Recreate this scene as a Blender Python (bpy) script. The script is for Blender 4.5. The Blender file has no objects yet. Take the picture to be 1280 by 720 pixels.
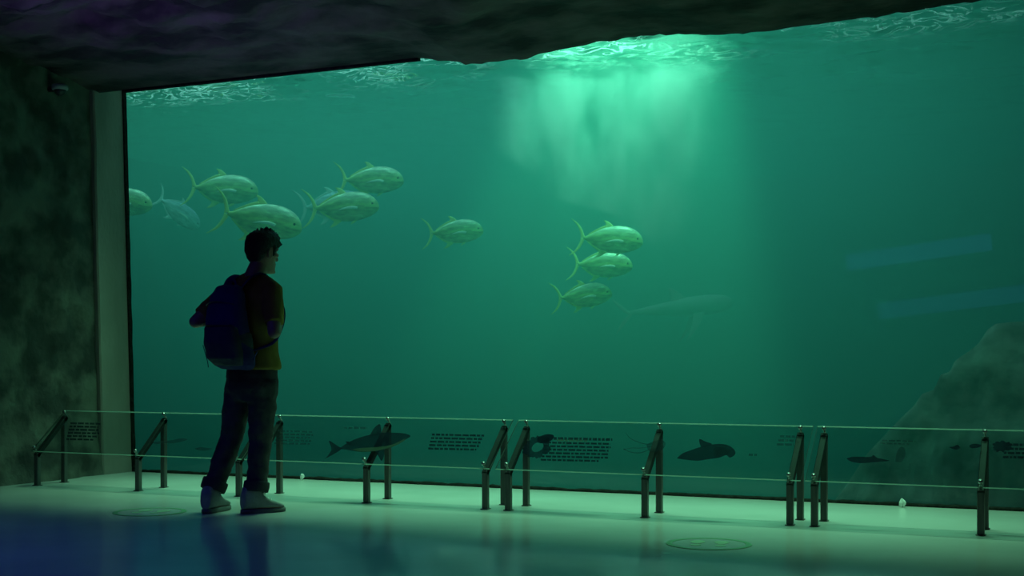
import bpy, bmesh, math, random
from mathutils import Vector, Matrix, noise, Quaternion
from math import pi, sin, cos, radians as R

random.seed(7)
scene = bpy.context.scene
COL = scene.collection

# ------------------------------------------------------------------ camera
FPX, CAMH, HOR = 1620.0, 0.95, 450.0
YW = 8.75
YAW = math.atan2(0.4122, 0.9111)
cam_d = bpy.data.cameras.new('camera')
cam_d.sensor_width = 36.0
cam_d.lens = 36.0 * FPX / 1280.0
cam_d.shift_y = (HOR - 360.0) / 1280.0
cam_d.clip_end = 200
cam = bpy.data.objects.new('camera', cam_d)
COL.objects.link(cam)
cam.location = (0, 0, CAMH)
cam.rotation_euler = (pi / 2, 0, YAW)
scene.camera = cam


def ray(px, py):
    r = (px - 640) / FPX
    u = (HOR - py) / FPX
    return Vector((r * .9111 - .4122, r * .4122 + .9111, u))


def on_y(px, py, Y):
    d = ray(px, py)
    p = d * (Y / d.y)
    return Vector((p.x, p.y, p.z + CAMH))


# ------------------------------------------------------------------ helpers
def tag(o, label=None, cat=None, group=None, kind=None):
    if label:
        o['label'] = label
    if cat:
        o['category'] = cat
    if group:
        o['group'] = group
    if kind:
        o['kind'] = kind
    return o


def obj(name, bm, mat=None, parent=None, smooth=True, loc=None):
    me = bpy.data.meshes.new(name)
    if isinstance(bm, bmesh.types.BMesh):
        bmesh.ops.recalc_face_normals(bm, faces=bm.faces)
        bm.to_mesh(me)
        bm.free()
    o = bpy.data.objects.new(name, me)
    COL.objects.link(o)
    mats = mat if isinstance(mat, (list, tuple)) else [mat]
    for m in mats:
        if m:
            me.materials.append(m)
    for p in me.polygons:
        p.use_smooth = smooth
    if parent:
        o.parent = parent
    if loc:
        o.location = loc
    return o


def empty(name, loc=(0, 0, 0), rz=0.0):
    o = bpy.data.objects.new(name, None)
    o.empty_display_size = 0.1
    COL.objects.link(o)
    o.location = loc
    o.rotation_euler = (0, 0, rz)
    return o


def copy_tree(o, parent=None):
    c = o.copy()
    COL.objects.link(c)
    c.parent = parent
    for ch in list(o.children):
        copy_tree(ch, c)
    return c


def bake(o, smooth=True):
    """apply the modifiers of o"""
    bpy.context.view_layer.update()
    dg = bpy.context.evaluated_depsgraph_get()
    me = bpy.data.meshes.new_from_object(o.evaluated_get(dg))
    old = o.data
    mats = [m for m in old.materials]
    o.modifiers.clear()
    o.data = me
    me.name = old.name
    me.materials.clear()
    for m in mats:
        me.materials.append(m)
    for p in me.polygons:
        p.use_smooth = smooth
        p.material_index = 0
    return o


def remesh(o, voxel, smooth_it=4, fac=0.5):
    m = o.modifiers.new('r', 'REMESH')
    m.mode = 'VOXEL'
    m.voxel_size = voxel
    m.adaptivity = 0
    if smooth_it:
        s = o.modifiers.new('s', 'SMOOTH')
        s.factor = fac
        s.iterations = smooth_it
    return bake(o)


def wrinkle(o, amp, freq, seed=0, stretch=(1, 1, 1)):
    me = o.data
    off = Vector((seed * 3.1, seed * 1.7, seed * 5.3))
    nor = [v.normal.copy() for v in me.vertices]
    for v, n in zip(me.vertices, nor):
        p = Vector((v.co.x * stretch[0], v.co.y * stretch[1], v.co.z * stretch[2])) * freq + off
        v.co += n * amp * (noise.noise(p) + .5 * noise.noise(p * 2.1))
    return o


def box(bm, lo, hi, bev=0.0, mi=0):
    r = bmesh.ops.create_cube(bm, size=1.0)
    vs = r['verts']
    lo, hi = Vector(lo), Vector(hi)
    for v in vs:
        v.co = Vector(((lo[i] + hi[i]) / 2 + v.co[i] * (hi[i] - lo[i]) for i in range(3)))
    fs = list({f for v in vs for f in v.link_faces})
    if bev > 0:
        es = list({e for v in vs for e in v.link_edges})
        rr = bmesh.ops.bevel(bm, geom=es, offset=bev, segments=2, profile=.5, affect='EDGES')
        fs += rr['faces']
    for f in fs:
        if f.is_valid:
            f.material_index = mi
    return fs


def loft(bm, rings, cap=True, closed=True, mi=0):
    """rings: list of lists of Vector, all of one length"""
    vr = [[bm.verts.new(p) for p in r] for r in rings]
    n = len(vr[0])
    for a, b in zip(vr, vr[1:]):
        for i in range(n if closed else n - 1):
            j = (i + 1) % n
            f = bm.faces.new((a[i], a[j], b[j], b[i]))
            f.material_index = mi
    if cap:
        f = bm.faces.new(vr[0][::-1]); f.material_index = mi
        f = bm.faces.new(vr[-1]); f.material_index = mi
    return vr


def ring(c, u, v, ru, rv, n=16, p=2.0):
    out = []
    for i in range(n):
        a = 2 * pi * i / n
        x, y = cos(a), sin(a)
        if p != 2.0:
            x = math.copysign(abs(x) ** (2 / p), x)
            y = math.copysign(abs(y) ** (2 / p), y)
        out.append(c + u * (x * ru) + v * (y * rv))
    return out


def frames(pts, up=None):
    pts = [Vector(p) for p in pts]
    T = []
    for i in range(len(pts)):
        a = pts[max(i - 1, 0)]
        b = pts[min(i + 1, len(pts) - 1)]
        T.append((b - a).normalized())
    ref = Vector(up) if up else (Vector((0, 0, 1)) if abs(T[0].z) < .9 else Vector((1, 0, 0)))
    N = []
    for t in T:
        nn = (ref - t * ref.dot(t))
        if nn.length < 1e-5:
            nn = t.orthogonal()
        nn.normalize()
        N.append(nn)
        ref = nn
    return pts, T, N


def tube(bm, pts, rad, n=14, up=None, ball=True, p=2.0):
    """tapering tube with rounded ends. rad: number or (ru, rv) per point"""
    pts, T, N = frames(pts, up)
    rad = [(r, r) if not isinstance(r, (tuple, list)) else r for r in (rad if isinstance(rad, (list, tuple)) and not (len(rad) == 2 and len(pts) != 2) else [rad] * len(pts))]
    rings = []

    def add(c, t, nn, r, k):
        rings.append(ring(c, t.cross(nn), nn, r[0] * k, r[1] * k, n, p))
    if ball:
        r = rad[0]
        m = min(r)
        for a in (75, 50, 25):
            add(pts[0] - T[0] * m * sin(R(a)), T[0], N[0], r, cos(R(a)))
    for c, t, nn, r in zip(pts, T, N, rad):
        add(c, t, nn, r, 1)
    if ball:
        r = rad[-1]
        m = min(r)
        for a in (25, 50, 75):
            add(pts[-1] + T[-1] * m * sin(R(a)), T[-1], N[-1], r, cos(R(a)))
    loft(bm, rings)


def spline(pts, n=6):
    """catmull-rom through pts"""
    P = [Vector(p) for p in pts]
    out = []
    for i in range(len(P) - 1):
        p0 = P[max(i - 1, 0)]; p1 = P[i]; p2 = P[i + 1]; p3 = P[min(i + 2, len(P) - 1)]
        for k in range(n):
            t = k / n
            out.append(.5 * ((2 * p1) + (p2 - p0) * t + (2 * p0 - 5 * p1 + 4 * p2 - p3) * t * t + (3 * p1 - p0 - 3 * p2 + p3) * t ** 3))
    out.append(P[-1])
    return out


def interp(xs, ys, x):
    if x <= xs[0]:
        return ys[0]
    for a, b, ya, yb in zip(xs, xs[1:], ys, ys[1:]):
        if x <= b:
            t = (x - a) / (b - a)
            return ya + (yb - ya) * t
    return ys[-1]


def sinterp(xs, ys, x):
    if x <= xs[0]:
        return ys[0]
    for a, b, ya, yb in zip(xs, xs[1:], ys, ys[1:]):
        if x <= b:
            t = (x - a) / (b - a)
            t = t * t * (3 - 2 * t)
            return ya + (yb - ya) * t
    return ys[-1]


def fbm(p, octs=5, H=0.55):
    s, a, q = 0.0, 1.0, Vector(p)
    for _ in range(octs):
        s += a * noise.noise(q)
        q = q * 2.03 + Vector((3.7, 1.1, 5.9))
        a *= H
    return s


# ------------------------------------------------------------------ materials
class NT:
    def __init__(self, name):
        self.m = bpy.data.materials.new(name)
        self.m.use_nodes = True
        self.t = self.m.node_tree
        self.t.nodes.clear()
        self.out = self.n('ShaderNodeOutputMaterial')

    def n(self, kind, **kw):
        nd = self.t.nodes.new(kind)
        for k, v in kw.items():
            setattr(nd, k, v)
        return nd

    def l(self, a, b):
        self.t.links.new(a, b)


def lin(r, g, b):
    def c(x):
        x /= 255.0
        return x / 12.92 if x <= .04045 else ((x + .055) / 1.055) ** 2.4
    return (c(r), c(g), c(b), 1)


def pbr(name, col, rough=.6, metal=0.0, col2=None, nscale=8.0, detail=6, bump=0.0, bscale=None, spec=.5, stretch=(1, 1, 1), ramp=(.35, .65), coat=0.0):
    T = NT(name)
    b = T.n('ShaderNodeBsdfPrincipled')
    b.inputs['Base Color'].default_value = col
    b.inputs['Roughness'].default_value = rough
    b.inputs['Metallic'].default_value = metal
    b.inputs['Specular IOR Level'].default_value = spec
    b.inputs['Coat Weight'].default_value = coat
    T.l(b.outputs[0], T.out.inputs[0])
    tc = T.n('ShaderNodeTexCoord')
    mp = T.n('ShaderNodeMapping')
    mp.inputs['Scale'].default_value = stretch
    T.l(tc.outputs['Object'], mp.inputs[0])
    if col2:
        nz = T.n('ShaderNodeTexNoise')
        nz.inputs['Scale'].default_value = nscale
        nz.inputs['Detail'].default_value = detail
        rp = T.n('ShaderNodeValToRGB')
        rp.color_ramp.elements[0].position = ramp[0]
        rp.color_ramp.elements[1].position = ramp[1]
        rp.color_ramp.elements[0].color = col
        rp.color_ramp.elements[1].color = col2
        T.l(mp.outputs[0], nz.inputs['Vector'])
        T.l(nz.outputs[0], rp.inputs[0])
        T.l(rp.outputs[0], b.inputs['Base Color'])
    if bump:
        nz2 = T.n('ShaderNodeTexNoise')
        nz2.inputs['Scale'].default_value = bscale or nscale * 3
        nz2.inputs['Detail'].default_value = 8
        bp = T.n('ShaderNodeBump')
        bp.inputs['Strength'].default_value = bump
        bp.inputs['Distance'].default_value = .02
        T.l(mp.outputs[0], nz2.inputs['Vector'])
        T.l(nz2.outputs[0], bp.inputs['Height'])
        T.l(bp.outputs[0], b.inputs['Normal'])
    return T.m


def rgb(v):
    return (v[0], v[1], v[2], 1)


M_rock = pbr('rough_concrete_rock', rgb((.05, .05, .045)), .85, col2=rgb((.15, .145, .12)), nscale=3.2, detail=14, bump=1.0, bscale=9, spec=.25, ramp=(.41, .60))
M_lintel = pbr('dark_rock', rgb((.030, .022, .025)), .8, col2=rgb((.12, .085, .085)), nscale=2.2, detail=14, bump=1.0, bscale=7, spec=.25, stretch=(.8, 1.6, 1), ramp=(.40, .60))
M_jamb = pbr('smooth_concrete', rgb((.25, .22, .19)), .7, col2=rgb((.34, .30, .26)), nscale=2.0, detail=8, bump=.25, bscale=30, spec=.3, stretch=(1, 1, .5))
M_floor = pbr('sealed_floor', rgb((.46, .47, .44)), .19, col2=rgb((.54, .54, .51)), nscale=1.4, detail=7, bump=.03, bscale=6, spec=.6)
M_seal = pbr('dark_seal', rgb((.006, .007, .006)), .8, spec=.1, col2=rgb((.022, .024, .02)), nscale=30, bump=.6, bscale=60)
M_steel = pbr('brushed_steel', rgb((.085, .082, .08)), .45, metal=.6, col2=rgb((.12, .115, .11)), nscale=6, stretch=(8, 8, 1))
M_bar = pbr('black_rubber_bar', rgb((.012, .013, .014)), .6, spec=.2)
M_knob = pbr('polished_steel', rgb((.3, .3, .29)), .3, metal=1.0)
M_black = pbr('black_plastic', rgb((.02, .02, .022)), .4)
M_white = pbr('white_plastic', rgb((.7, .7, .68)), .35)


def ink(name, col, cover):
    """printed film: lets part of the light through"""
    T = NT(name)
    d = T.n('ShaderNodeBsdfDiffuse'); d.inputs[0].default_value = rgb(col)
    t = T.n('ShaderNodeBsdfTransparent')
    m = T.n('ShaderNodeMixShader'); m.inputs[0].default_value = cover
    T.l(t.outputs[0], m.inputs[1]); T.l(d.outputs[0], m.inputs[2]); T.l(m.outputs[0], T.out.inputs[0])
    return T.m


M_ink = ink('print_ink', (.006, .012, .02), .58)
M_ink_g = ink('print_ink_grey', (.010, .02, .025), .27)
M_ink_l = ink('print_ink_pale', (.06, .10, .07), .35)
M_ring = pbr('floor_vinyl_green', rgb((.10, .28, .13)), .45)
M_ring_l = pbr('floor_vinyl_pale', rgb((.26, .42, .25)), .45)
M_tank = pbr('tank_wall', rgb((.02, .05, .04)), .9, col2=rgb((.03, .07, .055)), nscale=1.0)
M_reef = pbr('reef_rock', rgb((.16, .16, .15)), .9, col2=rgb((.5, .5, .45)), nscale=4, detail=10, bump=1.0, bscale=8, spec=.1)
M_camgrey = pbr('grey_plastic', rgb((.32, .32, .32)), .4)
M_sclera = pbr('eye_white', rgb((.42, .40, .37)), .4)
M_paper = pbr('white_paper', rgb((.85, .86, .84)), .8)
# person
M_skin = pbr('skin', rgb((.26, .15, .10)), .55, col2=rgb((.30, .175, .12)), nscale=20)
M_hair = pbr('black_hair', rgb((.008, .007, .007)), .5, bump=.8, bscale=60, stretch=(3, 3, .7))
M_shirt = pbr('mustard_cotton', rgb((.24, .17, .035)), .9, col2=rgb((.28, .20, .045)), nscale=14, bump=.2, bscale=200, spec=.1)
M_pants = pbr('dark_denim', rgb((.055, .052, .05)), .9, col2=rgb((.085, .08, .075)), nscale=12, bump=.25, bscale=180, spec=.15)
M_cuff = pbr('turned_denim', rgb((.05, .05, .052)), .9, bump=.3, bscale=160, spec=.15)
M_shoe = pbr('grey_suede', rgb((.22, .22, .23)), .8, col2=rgb((.27, .27, .28)), nscale=25, bump=.2, bscale=90, spec=.2)
M_sole = pbr('dark_rubber', rgb((.10, .10, .105)), .7)
M_lace = pbr('pale_lace', rgb((.55, .55, .52)), .8)
M_bag = pbr('navy_nylon', rgb((.024, .021, .10)), .75, col2=rgb((.034, .029, .13)), nscale=10, bump=.3, bscale=120, spec=.15)
M_bag_g = pbr('grey_nylon', rgb((.05, .05, .06)), .7, col2=rgb((.065, .065, .075)), nscale=10, bump=.3, bscale=120, spec=.15)
M_strap = pbr('navy_webbing', rgb((.03, .022, .12)), .75, bump=.3, bscale=200, spec=.15)
M_zip = pbr('zip', rgb((.03, .03, .035)), .4)


def fish_mat(name, back, side, belly):
    T = NT(name)
    b = T.n('ShaderNodeBsdfPrincipled')
    tc = T.n('ShaderNodeTexCoord')
    sp = T.n('ShaderNodeSeparateXYZ')
    T.l(tc.outputs['Object'], sp.inputs[0])
    mr = T.n('ShaderNodeMapRange')
    mr.inputs['From Min'].default_value = -.12
    mr.inputs['From Max'].default_value = .16
    nz = T.n('ShaderNodeTexNoise')
    nz.inputs['Scale'].default_value = 14
    nz.inputs['Detail'].default_value = 6
    ad = T.n('ShaderNodeMath', operation='MULTIPLY_ADD')
    ad.inputs[1].default_value = .06
    T.l(tc.outputs['Object'], nz.inputs['Vector'])
    T.l(nz.outputs[0], ad.inputs[0])
    T.l(sp.outputs['Z'], ad.inputs[2])
    T.l(ad.outputs[0], mr.inputs['Value'])
    rp = T.n('ShaderNodeValToRGB')
    e = rp.color_ramp.elements
    e[0].position = 0.1; e[0].color = rgb(belly)
    e[1].position = 1; e[1].color = rgb(back)
    m = rp.color_ramp.elements.new(.62)
    m.color = rgb(side)
    T.l(mr.outputs[0], rp.inputs[0])
    mp = T.n('ShaderNodeMapping'); mp.inputs['Scale'].default_value = (5, 5, 16)
    n2 = T.n('ShaderNodeTexNoise'); n2.inputs['Scale'].default_value = 1.6; n2.inputs['Detail'].default_value = 5
    r2 = T.n('ShaderNodeMapRange'); r2.inputs['From Min'].default_value = .35; r2.inputs['From Max'].default_value = .68
    r2.inputs['To Min'].default_value = .50; r2.inputs['To Max'].default_value = 1.0
    mm = T.n('ShaderNodeVectorMath', operation='SCALE')
    T.l(tc.outputs['Object'], mp.inputs[0]); T.l(mp.outputs[0], n2.inputs['Vector']); T.l(n2.outputs[0], r2.inputs['Value'])
    T.l(rp.outputs[0], mm.inputs[0]); T.l(r2.outputs[0], mm.inputs['Scale'])
    T.l(mm.outputs[0], b.inputs['Base Color'])
    b.inputs['Roughness'].default_value = .3
    b.inputs['Metallic'].default_value = .2
    vz = T.n('ShaderNodeTexVoronoi')
    vz.inputs['Scale'].default_value = 90
    bp = T.n('ShaderNodeBump')
    bp.inputs['Strength'].default_value = .15
    bp.inputs['Distance'].default_value = .01
    T.l(tc.outputs['Object'], vz.inputs['Vector'])
    T.l(vz.outputs['Distance'], bp.inputs['Height'])
    T.l(bp.outputs[0], b.inputs['Normal'])
    T.l(b.outputs[0], T.out.inputs[0])
    return T.m


M_fish = fish_mat('silver_green_scales', (.8, 1, .75), (.72, .98, .38), (.85, 1, .6))
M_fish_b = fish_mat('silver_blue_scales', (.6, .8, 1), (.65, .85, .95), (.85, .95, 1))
M_fin = pbr('fish_fin', rgb((.85, 1, .38)), .45, spec=.4)
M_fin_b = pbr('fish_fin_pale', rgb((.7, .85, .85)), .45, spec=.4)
M_pect = pbr('fish_pectoral', rgb((.95, 1.0, .9)), .35, spec=.6)
M_eye = pbr('fish_eye', rgb((.02, .02, .02)), .2)
M_shark = pbr('shark_skin', rgb((.5, .52, .5)), .6, col2=rgb((.6, .62, .6)), nscale=5)


def pane_mat(name, tint, base, rough=0.0):
    """clear sheet: transparent with a Schlick share of mirror"""
    T = NT(name)
    tr = T.n('ShaderNodeBsdfTransparent'); tr.inputs[0].default_value = tint
    gl = T.n('ShaderNodeBsdfGlossy'); gl.inputs['Roughness'].default_value = rough
    lw = T.n('ShaderNodeLayerWeight'); lw.inputs[0].default_value = .5
    pw = T.n('ShaderNodeMath', operation='POWER'); pw.inputs[1].default_value = 5
    ma = T.n('ShaderNodeMath', operation='MULTIPLY_ADD'); ma.inputs[1].default_value = 1 - base; ma.inputs[2].default_value = base
    mx = T.n('ShaderNodeMixShader')
    T.l(lw.outputs['Facing'], pw.inputs[0]); T.l(pw.outputs[0], ma.inputs[0]); T.l(ma.outputs[0], mx.inputs[0])
    T.l(tr.outputs[0], mx.inputs[1]); T.l(gl.outputs[0], mx.inputs[2]); T.l(mx.outputs[0], T.out.inputs[0])
    return T.m


M_pane = pane_mat('acrylic_pane', (.97, .99, .98, 1), .025)
M_glass = pane_mat('rail_glass', (.86, .93, .92, 1), .03, .02)
T = NT('glass_edge')
_d = T.n('ShaderNodeBsdfDiffuse'); _d.inputs[0].default_value = (.07, .10, .085, 1)
_t = T.n('ShaderNodeBsdfTranslucent'); _t.inputs[0].default_value = (.20, .27, .235, 1)
_m = T.n('ShaderNodeMixShader'); _m.inputs[0].default_value = .6
T.l(_d.outputs[0], _m.inputs[1]); T.l(_t.outputs[0], _m.inputs[2]); T.l(_m.outputs[0], T.out.inputs[0])
M_edge = T.m

# water body: scattering and absorption
T = NT('sea_water')
vs = T.n('ShaderNodeVolumeScatter')
vs.inputs['Color'].default_value = (.24, .80, .66, 1)
vs.inputs['Density'].default_value = .34
vs.inputs['Anisotropy'].default_value = .15
va = T.n('ShaderNodeVolumeAbsorption')
va.inputs['Color'].default_value = (.05, .70, .58, 1)
va.inputs['Density'].default_value = .26
ad = T.n('ShaderNodeAddShader')
T.l(vs.outputs[0], ad.inputs[0]); T.l(va.outputs[0], ad.inputs[1]); T.l(ad.outputs[0], T.out.inputs['Volume'])
M_water = T.m

# rippled underside of the water: clear when looked at steeply, mirror at a grazing view
T = NT('water_surface')
tr = T.n('ShaderNodeBsdfTransparent'); tr.inputs[0].default_value = (.92, 1, .97, 1)
gl = T.n('ShaderNodeBsdfGlossy'); gl.inputs['Roughness'].default_value = .08; gl.inputs['Color'].default_value = (.9, 1, .96, 1)
lw = T.n('ShaderNodeLayerWeight'); lw.inputs[0].default_value = .5
mr = T.n('ShaderNodeMapRange', interpolation_type='SMOOTHSTEP')
mr.inputs['From Min'].default_value = .3; mr.inputs['From Max'].default_value = .62
mr.inputs['To Min'].default_value = .04; mr.inputs['To Max'].default_value = .95
mx = T.n('ShaderNodeMixShader')
T.l(lw.outputs['Facing'], mr.inputs['Value']); T.l(mr.outputs[0], mx.inputs[0])
T.l(tr.outputs[0], mx.inputs[1]); T.l(gl.outputs[0], mx.inputs[2])
tl = T.n('ShaderNodeBsdfTranslucent'); tl.inputs[0].default_value = (.9, .97, .93, 1)
tc = T.n('ShaderNodeTexCoord')
mp = T.n('ShaderNodeMapping'); mp.inputs['Scale'].default_value = (1.0, 1.6, 1)
nz = T.n('ShaderNodeTexNoise'); nz.inputs['Scale'].default_value = 3.6; nz.inputs['Detail'].default_value = 5; nz.inputs['Distortion'].default_value = 1.6
nb = T.n('ShaderNodeTexNoise'); nb.inputs['Scale'].default_value = 1.1; nb.inputs['Detail'].default_value = 3
T.l(tc.outputs['Object'], mp.inputs[0]); T.l(mp.outputs[0], nz.inputs['Vector']); T.l(tc.outputs['Object'], nb.inputs['Vector'])
s1 = T.n('ShaderNodeMath', operation='SUBTRACT'); s1.inputs[1].default_value = .5
s2 = T.n('ShaderNodeMath', operation='ABSOLUTE')
s3 = T.n('ShaderNodeMapRange', interpolation_type='SMOOTHSTEP'); s3.inputs['From Min'].default_value = .045; s3.inputs['From Max'].default_value = .0
s4 = T.n('ShaderNodeMapRange', interpolation_type='SMOOTHSTEP'); s4.inputs['From Min'].default_value = .42; s4.inputs['From Max'].default_value = .60
sy = T.n('ShaderNodeSeparateXYZ'); T.l(tc.outputs['Object'], sy.inputs[0])
s6 = T.n('ShaderNodeMapRange', interpolation_type='SMOOTHSTEP')
s6.inputs['From Min'].default_value = YW + .15; s6.inputs['From Max'].default_value = YW + 1.7
s6.inputs['To Min'].default_value = .85; s6.inputs['To Max'].default_value = .0
T.l(sy.outputs['Y'], s6.inputs['Value'])
s7 = T.n('ShaderNodeMath', operation='MULTIPLY')
s5 = T.n('ShaderNodeMath', operation='MULTIPLY')
T.l(nz.outputs[0], s1.inputs[0]); T.l(s1.outputs[0], s2.inputs[0]); T.l(s2.outputs[0], s3.inputs['Value'])
T.l(nb.outputs[0], s4.inputs['Value']); T.l(s3.outputs[0], s5.inputs[0]); T.l(s4.outputs[0], s5.inputs[1])
m2 = T.n('ShaderNodeMixShader')
T.l(s5.outputs[0], s7.inputs[0]); T.l(s6.outputs[0], s7.inputs[1]); T.l(s7.outputs[0], m2.inputs[0]); T.l(mx.outputs[0], m2.inputs[1]); T.l(tl.outputs[0], m2.inputs[2])
T.l(m2.outputs[0], T.out.inputs[0])
M_surf = T.m

# ------------------------------------------------------------------ the room
XL = -7.52          # foot of the concrete side wall at the window
LEAN = .032         # it leans outwards


def wall_x(z):
    return XL - LEAN * z


# floor slab
bm = bmesh.new()
box(bm, (-12, -4, -2.0), (7, YW, 0))
tag(obj('floor', bm, M_floor, smooth=False), kind='structure')

# rough concrete side wall
bm = bmesh.new()
ny, nz_ = 150, 74
g = []
for j in range(nz_ + 1):
    z = -.05 + 3.75 * j / nz_
    row = []
    for i in range(ny + 1):
        y = 1.5 + (8.40 - 1.5) * i / ny
        q = Vector((0, y * 1.1, z * .9))
        d = .055 * fbm(q * 1.3, 4) + .028 * fbm(q * 5.5 + Vector((9, 2, 4)), 4)
        d *= min(1, (8.42 - y) / .25)
        foot = .07 * max(0, 1 - z / .35) * (.6 + .8 * noise.noise(Vector((3, y * 3, 7))))
        row.append(bm.verts.new((wall_x(z) - .03 + d + foot, y, z)))
    g.append(row)
for j in range(nz_):
    for i in range(ny):
        bm.faces.new((g[j][i], g[j][i + 1], g[j + 1][i + 1], g[j + 1][i]))
tag(obj('wall_left', bm, M_rock), kind='structure')

# smooth concrete jamb between side wall and glass
bm = bmesh.new()
rings = []
for j in range(26):
    z = -.02 + 3.5 * j / 25
    x = wall_x(z)
    k = .012 * noise.noise(Vector((z * 2, 1, 5)))
    rough = .05 * max(0, 1 - z / .6) * noise.noise(Vector((z * 9, 4, 2)))
    xo = x + .015 + abs(rough)
    rings.append([Vector((x - .5, 8.38 + k, z)), Vector((xo - .012, 8.38 + k, z)), Vector((xo, 8.392 + k, z)), Vector((xo, YW - .09, z)), Vector((xo + .004, YW - .035, z)), Vector((xo + .004, YW + .005, z)), Vector((x - .5, YW + .005, z))])
loft(bm, rings)
tag(obj('trim_1', bm, M_jamb, smooth=False), kind='structure')

# dark strip where jamb meets the glass
bm = bmesh.new()
rings = []
for j in range(40):
    z = -.0 + 3.3 * j / 39
    x = wall_x(z) + .02
    k = .006 * noise.noise(Vector((z * 6, 3, 3)))
    rings.append([Vector((x - .03, YW - .03, z)), Vector((x + .012 + k, YW - .03, z)), Vector((x + .012 + k, YW + .01, z)), Vector((x - .03, YW + .01, z))])
loft(bm, rings)
tag(obj('trim_2', bm, M_seal, smooth=False), kind='structure')

# rocky ceiling whose edge hangs over the window
YE = 8.45           # lip set before the glass, shaped to hide the added floor strip
EX = [-9.5, -5.0, -4.75, -4.55, -4.29, -3.89, -3.575, -3.25, -2.96, -2.67, -2.38, -2.1, -1.83, -1.3, -.8, -.4, 0.5, 4]
EZ = [3.262, 3.262, 3.262, 3.225, 3.175, 3.172, 3.212, 3.235, 3.248, 3.229, 3.197, 3.186, 3.196, 3.209, 3.236, 3.25, 3.23, 3.25]
EX = [x * YE / YW for x in EX]
EZ = [CAMH + (z - CAMH) * YE / YW for z in EZ]
bm = bmesh.new()
nx, ny = 300, 150
g = []
for j in range(ny + 1):
    t = j / ny
    y = 1.0 + (YE - 1.0) * t ** .8
    row = []
    for i in range(nx + 1):
        x = -9.6 + 13.4 * i / nx
        e = sinterp(EX, EZ, x)
        away = YE - y
        q = Vector((x * .9, y * 1.5, 0))
        d = .14 * fbm(q * .8, 4) + .05 * fbm(q * 3.3 + Vector((5, 1, 2)), 4) + .03 * abs(noise.noise(q * 5))
        w = min(1, away / 1.3)
        jag = (.012 * noise.noise(Vector((x * 9, 2, 1))) + .008 * noise.noise(Vector((x * 23, 5, 1)))) * (1 if x > -4.55 else 0.0) * (1 - w)
        z = e + (3.30 - e) * w + d * w + .03 * w + jag
        row.append(bm.verts.new((x, y, z)))
    g.append(row)
for j in range(ny):
    for i in range(nx):
        bm.faces.new((g[j][i], g[j][i + 1], g[j + 1][i + 1], g[j + 1][i]))
up = [bm.verts.new((v.co.x, YE + .03, 3.9)) for v in g[-1]]
for i in range(nx):
    bm.faces.new((g[-1][i], g[-1][i + 1], up[i + 1], up[i]))
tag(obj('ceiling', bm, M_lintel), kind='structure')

# thin dark steel edge above the left half of the glass
bm = bmesh.new()
box(bm, (-7.36, YE - .012, 3.166), (-4.58, YE + .03, 3.20), .003)
tag(obj('trim_3', bm, M_seal, smooth=False), kind='structure')

# wall above the glass (hides the lamp room over the tank)
bm = bmesh.new()
box(bm, (-12, 8.58, 3.6), (7, YW - .002, 8.0))
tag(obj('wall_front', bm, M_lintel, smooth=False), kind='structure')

# acrylic window
bm = bmesh.new()
box(bm, (-7.75, YW + .01, -.02), (4.5, YW + .09, 3.7))
w1 = tag(obj('window_1', bm, M_pane, smooth=False), kind='structure')

# dark irregular seal along the foot of the glass
bm = bmesh.new()
rings = []
for i in range(420):
    x = -7.5 + 12.0 * i / 419
    h = .020 + .007 * noise.noise(Vector((x * 7, 1, 1))) + .005 * noise.noise(Vector((x * 21, 4, 1)))
    d = .030 + .012 * noise.noise(Vector((x * 5, 8, 1)))
    rings.append([Vector((x, YW - d, -.002)), Vector((x, YW - d * .8, h * .8)), Vector((x, YW + .009, h)), Vector((x, YW + .009, -.002))])
loft(bm, rings)
tag(obj('baseboard_front', bm, M_seal), kind='structure')

# ------------------------------------------------------------------ the tank
TX0, TX1, TY0, TY1, TZ0, TZ1 = -14.0, 7.0, YW + .1, 21.0, -1.9, 3.42
bm = bmesh.new()
box(bm, (TX0 + .02, TY0 + .002, TZ0 + .02), (TX1 - .02, TY1 - .02, TZ1))
tag(obj('water', bm, M_water, smooth=False), 'murky blue-green sea water filling the tank behind the glass', 'water', kind='stuff')
for nm, lo, hi in (('wall_back', (TX0, TY1, TZ0), (TX1, TY1 + .2, 8)), ('wall_tank_left', (TX0 - .2, YW, TZ0), (TX0, TY1, 8)), ('wall_tank_right', (TX1, YW, TZ0), (TX1 + .2, TY1, 8)), ('floor_tank', (TX0, YW + .02, TZ0 - .2), (TX1, TY1, TZ0))):
    bm = bmesh.new()
    box(bm, lo, hi)
    tag(obj(nm, bm, M_tank, smooth=False), kind='structure')

# rippled surface
ZS = 3.36
bm = bmesh.new()
nx, ny = 420, 170
g = []
for j in range(ny + 1):
    t = j / ny
    y = TY0 + .01 + (TY1 - .1 - TY0) * t ** 1.7
    row = []
    for i in range(nx + 1):
        x = -10.5 + 15 * i / nx
        q = Vector((x, y, 0))
        z = .035 * noise.noise(Vector((x * .9, y * 1.3, 1))) + .030 * noise.noise(Vector((x * 2.4, y * 4.2, 3))) + .016 * (1 - 2 * abs(noise.noise(Vector((x * 4.5, y * 7.5, 8))))) + .006 * noise.noise(Vector((x * 13, y * 17, 5)))
        row.append(bm.verts.new((x, y, ZS + z)))
    g.append(row)
for j in range(ny):
    for i in range(nx):
        bm.faces.new((g[j][i], g[j][i + 1], g[j + 1][i + 1], g[j + 1][i]))
tag(obj('water_surface', bm, M_surf), 'rippled underside of the water surface just below the rocky lintel', 'water surface', kind='stuff')

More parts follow.
